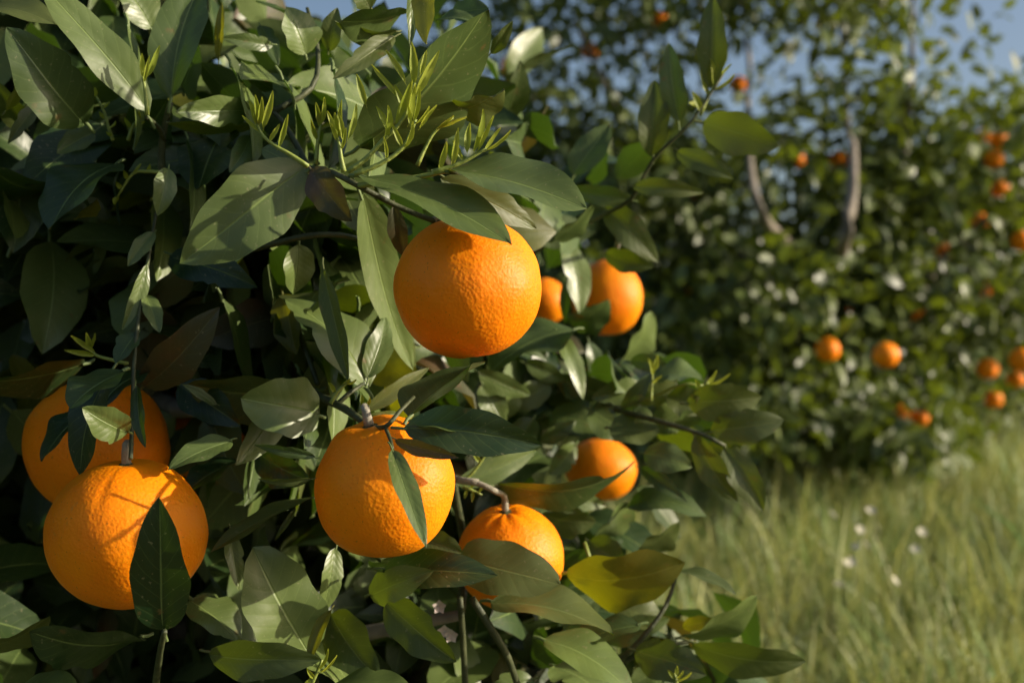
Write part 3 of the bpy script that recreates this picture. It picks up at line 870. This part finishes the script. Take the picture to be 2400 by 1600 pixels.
shoot([(850, 968), (848, 955), (856, 944)], [(850, 955, 868, 932, 13), (848, 950, 850, 925, 10)], .675)
shoot([(385, 405), (345, 402), (310, 408), (275, 462)], [(275, 462, 268, 480, 12), (285, 445, 272, 425, 10), (300, 420, 290, 400, 10), (312, 408, 330, 385, 10), (345, 402, 352, 385, 8)], .73)
shoot([(265, 330), (255, 300), (245, 265), (225, 225)], [(225, 228, 222, 205, 8), (240, 255, 258, 240, 8), (248, 280, 232, 262, 8), (256, 300, 270, 285, 8), (262, 320, 250, 310, 8)], .74)
shoot([(345, 270), (340, 210), (334, 180)], [(334, 182, 332, 125, 12), (342, 180, 376, 108, 13), (338, 195, 350, 130, 8)], .685)
shoot([(300, 330), (310, 300), (318, 285)], [(318, 290, 326, 262, 10), (305, 300, 292, 275, 9), (312, 298, 340, 285, 9)], .73)
shoot([(1630, 945), (1648, 912), (1660, 895)], [(1652, 912, 1680, 868, 14), (1660, 900, 1712, 876, 14), (1645, 915, 1630, 890, 10)], .865)
shoot([(1525, 940), (1528, 900), (1530, 868)], [(1530, 880, 1520, 840, 12), (1530, 870, 1542, 832, 13), (1528, 900, 1552, 880, 10)], .88)
shoot([(1588, 1610), (1584, 1590), (1580, 1575)], [(1582, 1592, 1566, 1570, 8), (1584, 1585, 1588, 1560, 8), (1586, 1590, 1602, 1572, 8), (1586, 1595, 1620, 1575, 9)], .80)
shoot([(728, 1605), (745, 1570), (755, 1545)], [(745, 1570, 770, 1520, 10), (735, 1590, 720, 1565, 9), (752, 1575, 790, 1535, 9), (740, 1585, 715, 1600, 9)], .655)
shoot([(1075, 1128), (1100, 1115), (1125, 1085), (1150, 1045)], [(1150, 1048, 1168, 1010, 10), (1125, 1085, 1110, 1060, 9), (1140, 1062, 1160, 1050, 9)], .78)
shoot([(1085, 1140), (1110, 1150), (1130, 1160)], [(1095, 1146, 1088, 1168, 8), (1110, 1150, 1105, 1175, 8), (1120, 1155, 1135, 1130, 8), (1100, 1146, 1115, 1122, 8)], .775)
# old blossom remains on a twig end
def blossom(x, y, d):
    c = P(x, y, d)
    vs, fs = [], []
    for k in range(5):
        th = 2 * math.pi * k / 5 + 0.3
        a = Vector((math.cos(th), -0.6, math.sin(th))).normalized() * 0.0055
        s = Vector((-math.sin(th), 0.1, math.cos(th))) * 0.0022
        n0 = len(vs)
        vs += [c - TO, c - TO + a * 0.5 + s, c - TO + a, c - TO + a * 0.5 - s]
        fs.append((n0, n0 + 1, n0 + 2, n0 + 3))
    link('blossom', mesh_np('blossom', np.array([tuple(v) for v in vs]), fs), tree, (M_BLOSSOM,))
for x, y in ((1030, 1420), (1042, 1478), (1058, 1488)):
    blossom(x, y, .76 if y > 600 else .635)

# the rest of the crown: clumps of leaves round the limbs
def clump_leaves(clumps, keep=None, size=(0.05, 0.085), out_bias=0.5, sunb=0.45, far=False):
    Bs, As, Ns, Ls, Ws = [], [], [], [], []
    for c, r, n in clumps:
        c = np.array(c)
        d = unit(rng.normal(size=(n, 3)))
        rad = r * rng.random(n) ** 0.45
        p = c + d * rad[:, None] * np.array([1, 1, 0.85])
        a = unit(d * out_bias + rng.normal(size=(n, 3)) * 0.55 + np.array([0, -0.15, -0.25]))
        nr = unit(SUNV * sunb + np.array([0, -0.1, 0.5]) + d * 0.25 + rng.normal(size=(n, 3)) * 0.55)
        ln = size[0] + (size[1] - size[0]) * rng.random(n)
        Bs.append(p); As.append(a); Ns.append(nr); Ls.append(ln); Ws.append(ln * (0.42 + 0.16 * rng.random(n)))
    B = np.concatenate(Bs); A = np.concatenate(As); N = np.concatenate(Ns); L = np.concatenate(Ls); W = np.concatenate(Ws)
    if keep is not None:
        k = keep(B + A * (L * 0.5)[:, None])
        B, A, N, L, W = B[k], A[k], N[k], L[k], W[k]
    return B, A, N, L, W

near_clumps = []
def nc(x, y, d, r, n): near_clumps.append((tuple(P(x, y, d)), r, n))
for x in range(-260, 1000, 150):
    for y in range(-60, 1900, 150):
        thin = 0.12 if (y < 130 and x > 380) else (0.45 if (y < 260 and x > 300) else 1.0)
        nc(x + rnd.uniform(-50, 50), y + rnd.uniform(-50, 50), rnd.uniform(.92, 1.12), .11, int(20 * thin))
        if y > 200 or x < 250:
            nc(x + rnd.uniform(-50, 50), y + rnd.uniform(-50, 50), rnd.uniform(1.25, 1.8), .18, 32)
for x, y, d, n in ((1080, 500, 1.05, 18), (1130, 650, 1.1, 26), (1230, 620, 1.15, 22), (1270, 800, 1.05, 26), (1150, 950, 1.0, 26), (1320, 900, 1.05, 24),
                   (1420, 830, 1.1, 16), (1400, 1010, 1.02, 16), (1250, 1080, 1.0, 24), (1180, 1180, 1.0, 22), (1330, 1190, 1.0, 14), (1050, 1350, .98, 26),
                   (1000, 1500, .95, 28), (1150, 1520, .95, 28), (1290, 1440, .95, 22), (1380, 1560, .95, 22), (1250, 1640, .92, 26), (1480, 1640, .95, 16), (1500, 1440, .98, 6),
                   (1060, 330, .95, 12), (1160, 420, 1.0, 12), (1280, 500, 1.05, 12)):
    nc(x, y, d, .085, n)
for x in range(430, 860, 85):  # extra clumps added to keep sun off the left of the crown
    for y in range(300, 1000, 90):
        nc(x + rnd.uniform(-30, 30), y + rnd.uniform(-30, 30), rnd.uniform(.81, .87), .06, 6)
# crown above, beside and behind the frame
for x, y, d, r, n in ((100, -350, .95, .16, 60), (500, -420, .95, .14, 30), (800, -460, .95, .12, 22), (-500, 300, .8, .2, 90), (-560, 900, .75, .2, 90), (-500, 1400, .75, .2, 80),
                      (-300, -200, .9, .2, 80), (-900, 500, .6, .2, 70), (-900, 1100, .6, .2, 70), (300, 1950, 1.0, .2, 70), (800, 1950, .95, .16, 50), (1200, 1900, .95, .14, 40),
                      (-100, 2000, .9, .2, 60), (700, -300, 1.3, .22, 50), (200, -500, 1.4, .25, 70)):
    nc(x, y, d, r, n)
for k in range(16):
    near_clumps.append(((-1.05 + rnd.uniform(-.55, .35), 1.6 + rnd.uniform(-.4, .6), 1.0 + rnd.uniform(-.6, .85)), .28, 120))

ORANGES = []   # fruit centres that leaves keep clear of
fruit = [ (1097, 673, .66, 173), (902, 1142, .655, 166), (1196, 1303, .79, 127), (299, 1249, .665, 184), (232, 1045, .765, 165), 
          (1424, 698, 1.28, 84), (1278, 706, 1.40, 54), (1408, 1100, 1.22, 84) ]
FC = np.array([tuple(P(x, y, d)) for x, y, d, r in fruit])
FR = np.array([r / F * d for x, y, d, r in fruit])
def keep_near(p):
    k = np.ones(len(p), bool)
    for c, r in zip(FC, FR):
        k &= np.linalg.norm(p - c, axis=1) > r + 0.030
        tc = c / np.array([1, 1, 1])
        v = np.array([0, 0, CZ]) - c; v /= np.linalg.norm(v)
        t = (p - c) @ v
        off = np.linalg.norm((p - c) - np.outer(t, v), axis=1)
        k &= ~((t > 0) & (off < r + (.022 if c[1] > 1.1 else -.005)) & (t < 0.7))
    k &= (p[:, 1] > 0.74) | (p[:, 0] < -0.40) | (p[:, 2] < CZ - 0.30)
    k &= p[:, 2] > 0.12
    return k
B, A, N, L, W = clump_leaves(near_clumps, keep_near)
tone = rng.random(len(B)) ** 2.4  # mature green, skewed darker to put the crown's inner shade into colour
mi = np.where(rng.random(len(B)) < .12, 1, 0)
mi = np.where(rng.random(len(B)) < .035, 2, mi)
mi = np.where(rng.random(len(B)) < .035, 3, mi)
# those nearest the lens and in the picture are leaves of their own, the others one mass
u = 1200 + B[:, 0] / B[:, 1] * F; vv = 800 - (B[:, 2] - CZ) / B[:, 1] * F
inview = (B[:, 1] > .5) & (u > -40) & (u < 2440) & (vv > -40) & (vv < 1640)
order = np.argsort(np.where(inview, B[:, 1], 99))
n_single = 300 - leaf_count
single = order[:n_single]
rest = order[n_single:]
mats4 = (M_MAT, M_OLV, M_YEL, M_BRN)
for i in single:
    Bv = Vector(B[i]); Tv = Bv + Vector(A[i]) * L[i]
    a = Vector(A[i]); n = Vector(N[i]); s = a.cross(n).normalized(); n = s.cross(a)
    if True:
        me = leaf_mesh(Bv - TO, Tv - TO, s, n, W[i], 0.3, 0.06, 0.06, 0, False, float(tone[i]), nu=9, nv=2, petiole=0.12, seed=int(i))
    link('leaf', me, tree, (mats4[mi[i]],))
V, FA, UV, T, MI = crown_arrays(B[rest], A[rest], N[rest], L[rest], W[rest], tone[rest], mi[rest], fine=True)
fo = link('foliage', mesh_np('foliage', V - np.array(TO), FA, UV, T, MI), tree, mats4)
tag(fo, kind='stuff')

# ------------------------------------------------------------------ fruit on the near tree
orange(1097, 673, .66, 173, .975, (-.12, -.05, 1), 'large orange hanging clear of the leaves under a long pointed leaf', 1,
       [P(1060, 500, .668), P(1016, 517, .66)], dimple=.06, nu=180, nv=110, scar=Vector((.63, -.755, .2)).normalized())
orange(902, 1142, .655, 166, .985, (-.22, -.22, 1), 'orange with lumpy shoulders and a narrow leaf hanging across its face', 2,
       [P(868, 1000, .662)], knob=.055, dimple=.07)
orange(1196, 1305, .79, 127, .97, (-.10, -.28, 1), 'orange with a ribbed crown and bare grey stalk, half hidden by an olive leaf', 3,
       [P(1160, 1150, .765), P(1120, 1132, .765), P(1080, 1126, .77)], ribs=.011, dimple=.07, stem_r=.0019)
orange(299, 1249, .665, 184, .935, (.02, -.12, 1), 'big orange with a dark pointed leaf standing in front of it', 4,
       [P(306, 1040, .665)], dimple=.05, crease=4.45)
orange(232, 1045, .765, 165, .98, (.2, .2, 1), 'shaded orange squeezed in behind the twig and the big orange', 5, dimple=.06)
orange(462, 1012, .95, 112, .98, (.1, .2, 1), 'deeply shaded orange behind leaves beside a round pale leaf', 6, dimple=.06)
orange(1424, 698, 1.28, 84, 1.06, (.0, .1, 1), 'oval orange with a pale leaf beside it at the edge of the near tree', 7, [P(1440, 600, 1.2), P(1450, 560, .95)], dimple=.05)
orange(1278, 706, 1.40, 54, 1.0, (.1, .2, 1), 'small orange peeping out between the large orange and a dark leaf', 8, dimple=.05)
orange(1408, 1100, 1.22, 84, .87, (.1, .1, 1), 'orange crossed by a long brownish leaf above the grass', 9, dimple=.05)

# ------------------------------------------------------------------ orange trees across the grass
BG_FRUIT = [(1199, 155, 25), (1382, 120, 15), (1547, 50, 12), (1213, 296, 18), (1098, 267, 12), (1730, 198, 11), (1965, 376, 23), (2308, 321, 10), (2340, 327, 13),
            (2329, 374, 24), (2344, 442, 17), (1630, 463, 14), (2297, 519, 19), (2395, 565, 25), (2212, 591, 15), (1866, 376, 9), (1615, 681, 9), (1968, 707, 12),
            (1985, 728, 14), (1940, 819, 29), (2076, 832, 32), (1870, 807, 9), (2150, 739, 16), (2310, 679, 12), (2314, 864, 25), (2395, 843, 28), (2380, 887, 22),
            (2110, 968, 18), (2157, 979, 20), (2329, 936, 11)]
bg_pts = []
for x, y, r in BG_FRUIT:
    d = min(max(0.5 * 0.074 * F / r, 3.35), 4.9)
    bg_pts.append(P(x, y, d))
BGC = np.array([tuple(p) + (min(.042, max(.024, r * p.y / F * 1.15)),) for p, (x, y, r) in zip(bg_pts, BG_FRUIT)])

def crown_tree(name, root_loc, label, clumps, limbs, n_single, fruit_c=None, size=(0.05, 0.09)):
    root = empty('orange_tree', root_loc, label, 'tree')
    O = Vector(root_loc)
    for nm, pts, rad in limbs:
        link(nm, tube([Vector(p) - O for p in pts], rad, 9, nm), root, (M_BARK,))
    def keep(p):
        k = p[:, 2] > 0.22
        if fruit_c is not None:
            for c4 in fruit_c:
                c = c4[:3]
                q = c + np.array([0.02, -0.10, 0.0])
                k &= np.linalg.norm((p - q) / (np.array([.075, .15, .06]) * c4[3] / .042), axis=1) > 1
                v = np.array([0, 0, CZ]) - c; v /= np.linalg.norm(v)
                t = (p - c) @ v
                k &= ~((t > 0) & (np.linalg.norm((p - c) - np.outer(t, v), axis=1) < c4[3]))
        return k
    B, A, N, L, W = clump_leaves(clumps, keep, size, far=True)
    tone = rng.random(len(B)) ** 1.0
    order = np.argsort(B[:, 1])
    O3 = np.array(O)
    meshes = []
    for k in range(8):
        me = leaf_mesh(Vector((0, 0, 0)), Vector((0, 0.075, 0)), Vector((1, 0, 0)), Vector((0, 0, 1)), 0.034, 0.3, 0.08 * (1 - k % 3), 0.05, 0, False, k / 7, nu=4, nv=1, petiole=0.0, seed=k)
        me.materials.append(M_FAR)
        meshes.append(me)
    for i in order[:n_single]:
        o = bpy.data.objects.new('leaf', meshes[int(i) % 8])
        COL.objects.link(o)
        o.parent = root
        a = Vector(A[i]).normalized(); s = a.cross(Vector(N[i])).normalized(); n = s.cross(a)
        m = Matrix((s, a, n)).transposed().to_4x4()
        sc_ = L[i] / 0.075
        o.matrix_local = Matrix.Translation(Vector(B[i]) - O) @ m @ Matrix.Scale(sc_, 4)
    r = order[n_single:]
    V, FA, UV, T, MI = crown_arrays(B[r], A[r], N[r], L[r], W[r], tone[r])
    cr = link('crown', mesh_np('crown', V - O3, FA, UV, T), root, (M_FAR,))
    tag(cr, kind='stuff')
    return root

cl = []
def bc(x, y, d, r, n): cl.append((tuple(P(x, y, d)), r, n))
J = lambda s: rnd.uniform(-s, s)
# lower skirt of the crown
for x in range(1180, 2200, 115):
    for y in range(330, 960, 100):
        if y > 930 and x < 1500: continue
        hole = (1700 < x < 1930 and y < 440)
        dd = 3.85 + 0.9 * ((x - 1800) / 800.0) ** 2 + 0.35 * abs(y - 700) / 300
        bc(x + J(60), y + J(50), dd + J(.32), rnd.uniform(.12, .26), 20 if hole else rnd.randint(50, 140))
        bc(x + J(45), y + J(40), 4.9 + J(.3), .3, 30 if hole else 100)
for x in range(2180, 2560, 110):
    for y in range(300, 830, 105):
        bc(x + J(45), y + J(40), 4.3 + J(.3), .25, 70)
        bc(x + J(45), y + J(40), 5.2 + J(.3), .3, 45)
for x in range(1420, 2230, 100):
    bc(x + J(40), 975 + J(25), 3.75 + J(.2), .17, 75)
    if x > 1780: bc(x + J(40), 1075 + J(15), 4.2 + J(.15), .13, 60)
    if x > 1700: bc(x + J(40), 1035 + J(20), 3.8 + J(.2), .12, 50)
    bc(x + J(40), 930 + J(25), 4.2 + J(.2), .22, 75)
# upper crown, thin enough for the sky to show
for x in range(1130, 2240, 115):
    for y in range(-420, 330, 105):
        hole = ((x - 1820) / 230.0) ** 2 + ((y - 215) / 165.0) ** 2 < 1
        thin = 0.5 if (x < 1700 and y > 60) else 1.0
        edge = x > 2130 and y > 40
        if edge: continue
        bc(x + J(45), y + J(40), 4.3 + J(.35), .25, int((11 if hole else 52 if x < 1700 else 70) * thin))
for x in range(1130, 2120, 130):
    for y in range(-330, 150, 110):
        if ((x - 1820) / 230.0) ** 2 + ((y - 215) / 165.0) ** 2 > 1.5:
            bc(x + J(60), y + J(50), 5.0 + J(.4), .24, 66)
for x, y in ((2290, 90), (2270, 130), (2330, 50), (2240, -60)):
    bc(x, y, 4.3, .06, 5)
TB = Vector((1.32, 4.75, 0.0))
limbsB = [('trunk', [TB + Vector((0, 0, -.05)), TB + Vector((.02, -.02, .35)), TB + Vector((-.01, -.05, .62))], [.08, .065, .06]),
          ('limb', [P(1960, 640, 4.55), P(1978, 570, 3.6), P(1995, 470, 3.55), P(2000, 345, 3.7), P(1985, 270, 4.5), P(1960, -150, 4.8)], [.026, .021, .018, .013, .011, .006]),
          ('limb', [TB + Vector((-.01, -.05, .62)), P(1900, 640, 4.5), P(1800, 525, 3.65), P(1760, 400, 3.7), P(1753, 230, 4.5), P(1756, 140, 4.5), P(1720, -100, 4.8)], [.04, .024, .015, .012, .011, .010, .005]),
          ('limb', [TB + Vector((-.01, -.05, .62)), P(1700, 560, 4.6), P(1500, 350, 4.5), P(1350, 50, 4.4)], [.04, .022, .014, .006]),
          ('limb', [TB + Vector((-.01, -.05, .62)), P(2080, 560, 4.7), P(2130, 250, 4.6), P(2140, -50, 4.5)], [.04, .022, .014, .006]),
          ('limb', [TB + Vector((-.01, -.05, .62)), P(2200, 620, 4.8), P(2350, 480, 4.7), P(2420, 380, 4.6)], [.035, .02, .014, .006]),
          ('limb', [TB + Vector((-.01, -.05, .62)), P(1960, 640, 4.55)], [.04, .026]),
          ('limb', [TB + Vector((.02, -.02, .35)), P(2080, 930, 4.3), P(2165, 960, 4.0), P(2150, 895, 3.95)], [.02, .012, .009, .007])]
crown_tree('far', TB, 'wide out-of-focus orange tree across the grass with pale limbs showing', cl, limbsB, 300, BGC)

def far_tree(loc, label, w, h, n_cl, per):
    loc = Vector(loc)
    cls = []
    for k in range(n_cl):
        th = rnd.uniform(0, 2 * math.pi); rr = w * math.sqrt(rnd.random())
        z = 0.45 + (h - .45) * rnd.random()
        sh = math.sqrt(max(0.05, 1 - ((z - h * .45) / (h * .58)) ** 2))
        cls.append(((loc.x + rr * sh * math.cos(th), loc.y + rr * sh * math.sin(th), z), .32, per))
    f = loc + Vector((0, 0, .6))
    lb = [('trunk', [loc + Vector((0, 0, -.05)), loc + Vector((.03, 0, .3)), f], [.09, .07, .06])]
    for k in range(4):
        th = k * 1.6 + rnd.random()
        lb.append(('limb', [f, f + Vector((math.cos(th) * w * .4, math.sin(th) * w * .4, h * .3)), f + Vector((math.cos(th) * w * .65, math.sin(th) * w * .65, h * .55))], [.04, .025, .008]))
    crown_tree('far', loc, label, cls, lb, 0, None, (.06, .10))
far_tree((3.35, 7.4, 0), 'orange tree behind the wide one, its rounded top against open sky', 1.35, 2.25, 60, 95)
far_tree((1.0, 8.6, 0), 'orange tree half seen through gaps in the wide tree', 1.4, 2.1, 55, 90)
far_tree((-2.6, 8.2, 0), 'orange tree hidden behind the near tree', 1.4, 2.3, 45, 90)

# fruit in the far trees: one mesh shared by all
small = rind_mesh(.037, .036, 12, dimple=.05, nu=28, nv=18)
small.materials.append(M_RIND)
for i, p in enumerate(bg_pts):
    o = bpy.data.objects.new('orange', small)
    COL.objects.link(o)
    o.location = p
    o.rotation_euler = (J(.4), J(.4), J(3))
    bx, by, br = BG_FRUIT[i]
    if (bx, by) in ((1940, 819), (2076, 832)): lab = 'round sunlit orange, one of two hanging low side by side on the wide tree'
    elif (bx, by) == (1965, 376): lab = 'orange hanging right beside the pale upright limb of the wide tree'
    elif (bx, by) == (1199, 155): lab = 'lone orange showing past the tip of the biggest leaf, on the wide tree'
    elif (bx, by) in ((2110, 968), (2157, 979)): lab = 'orange hanging just above the grass at the foot of the wide tree'
    elif (bx, by) in ((1968, 707), (1985, 728)): lab = 'one of two tiny oranges touching each other on the wide tree'
    elif bx > 2290 and by < 460: lab = 'one of four oranges clustered high on the outer side of the wide tree'
    elif bx > 2290 and by > 840: lab = 'orange low on the outer side of the wide tree'
    elif by < 300: lab = 'small orange in the thin upper crown of the wide tree'
    else: lab = 'small blurred orange deep in the leafy lower crown of the wide tree'
    tag(o, lab, 'orange', 'oranges hanging in the tree across the grass')

# ------------------------------------------------------------------ small white flowers in the grass
def flower_meshes():
    st = tube([Vector((0, 0, 0)), Vector((.01, 0, .2)), Vector((.0, .01, .46))], [.0018, .0015, .001], 5, 'stem')
    st.materials.append(M_SHOOT)
    vs, fs = [], []
    for k in range(8):
        th = 2 * math.pi * k / 8
        a = Vector((math.cos(th), math.sin(th), .25)) * .011
        s = Vector((-math.sin(th), math.cos(th), 0)) * .0035
        n0 = len(vs)
        vs += [Vector((0, 0, 0)), a * .6 + s, a + Vector((0, 0, .001)), a * .6 - s]
        fs.append((n0, n0 + 1, n0 + 2, n0 + 3))
    hd = mesh_np('flower_head', np.array([tuple(v) for v in vs]), fs)
    hd.materials.append(M_PETAL)
    return st, hd
FST, FHD = flower_meshes()
for i, (x, y) in enumerate(((2020, 1245), (2010, 1285), (2032, 1280), (2165, 1250), (2150, 1290), (2000, 1320), (2100, 1365), (2318, 1040), (2325, 1020), (2045, 1200), (1955, 1210), (1985, 1325), (1970, 1375))):
    d = 1.95 + 0.35 * rnd.random() if y > 1150 else 3.4
    p = P(x, y, d)
    root = empty('wildflower', (p.x, p.y, 0), 'small white wildflower standing in the tall grass', 'flower', 'white flowers in the meadow')
    s = link('stem', FST, root); s.scale = (1, 1, p.z / .46)
    h = link('flower_head', FHD, root); h.location = (0, .01, p.z + .001); h.rotation_euler = (.55, .55 + J(.3), J(3))
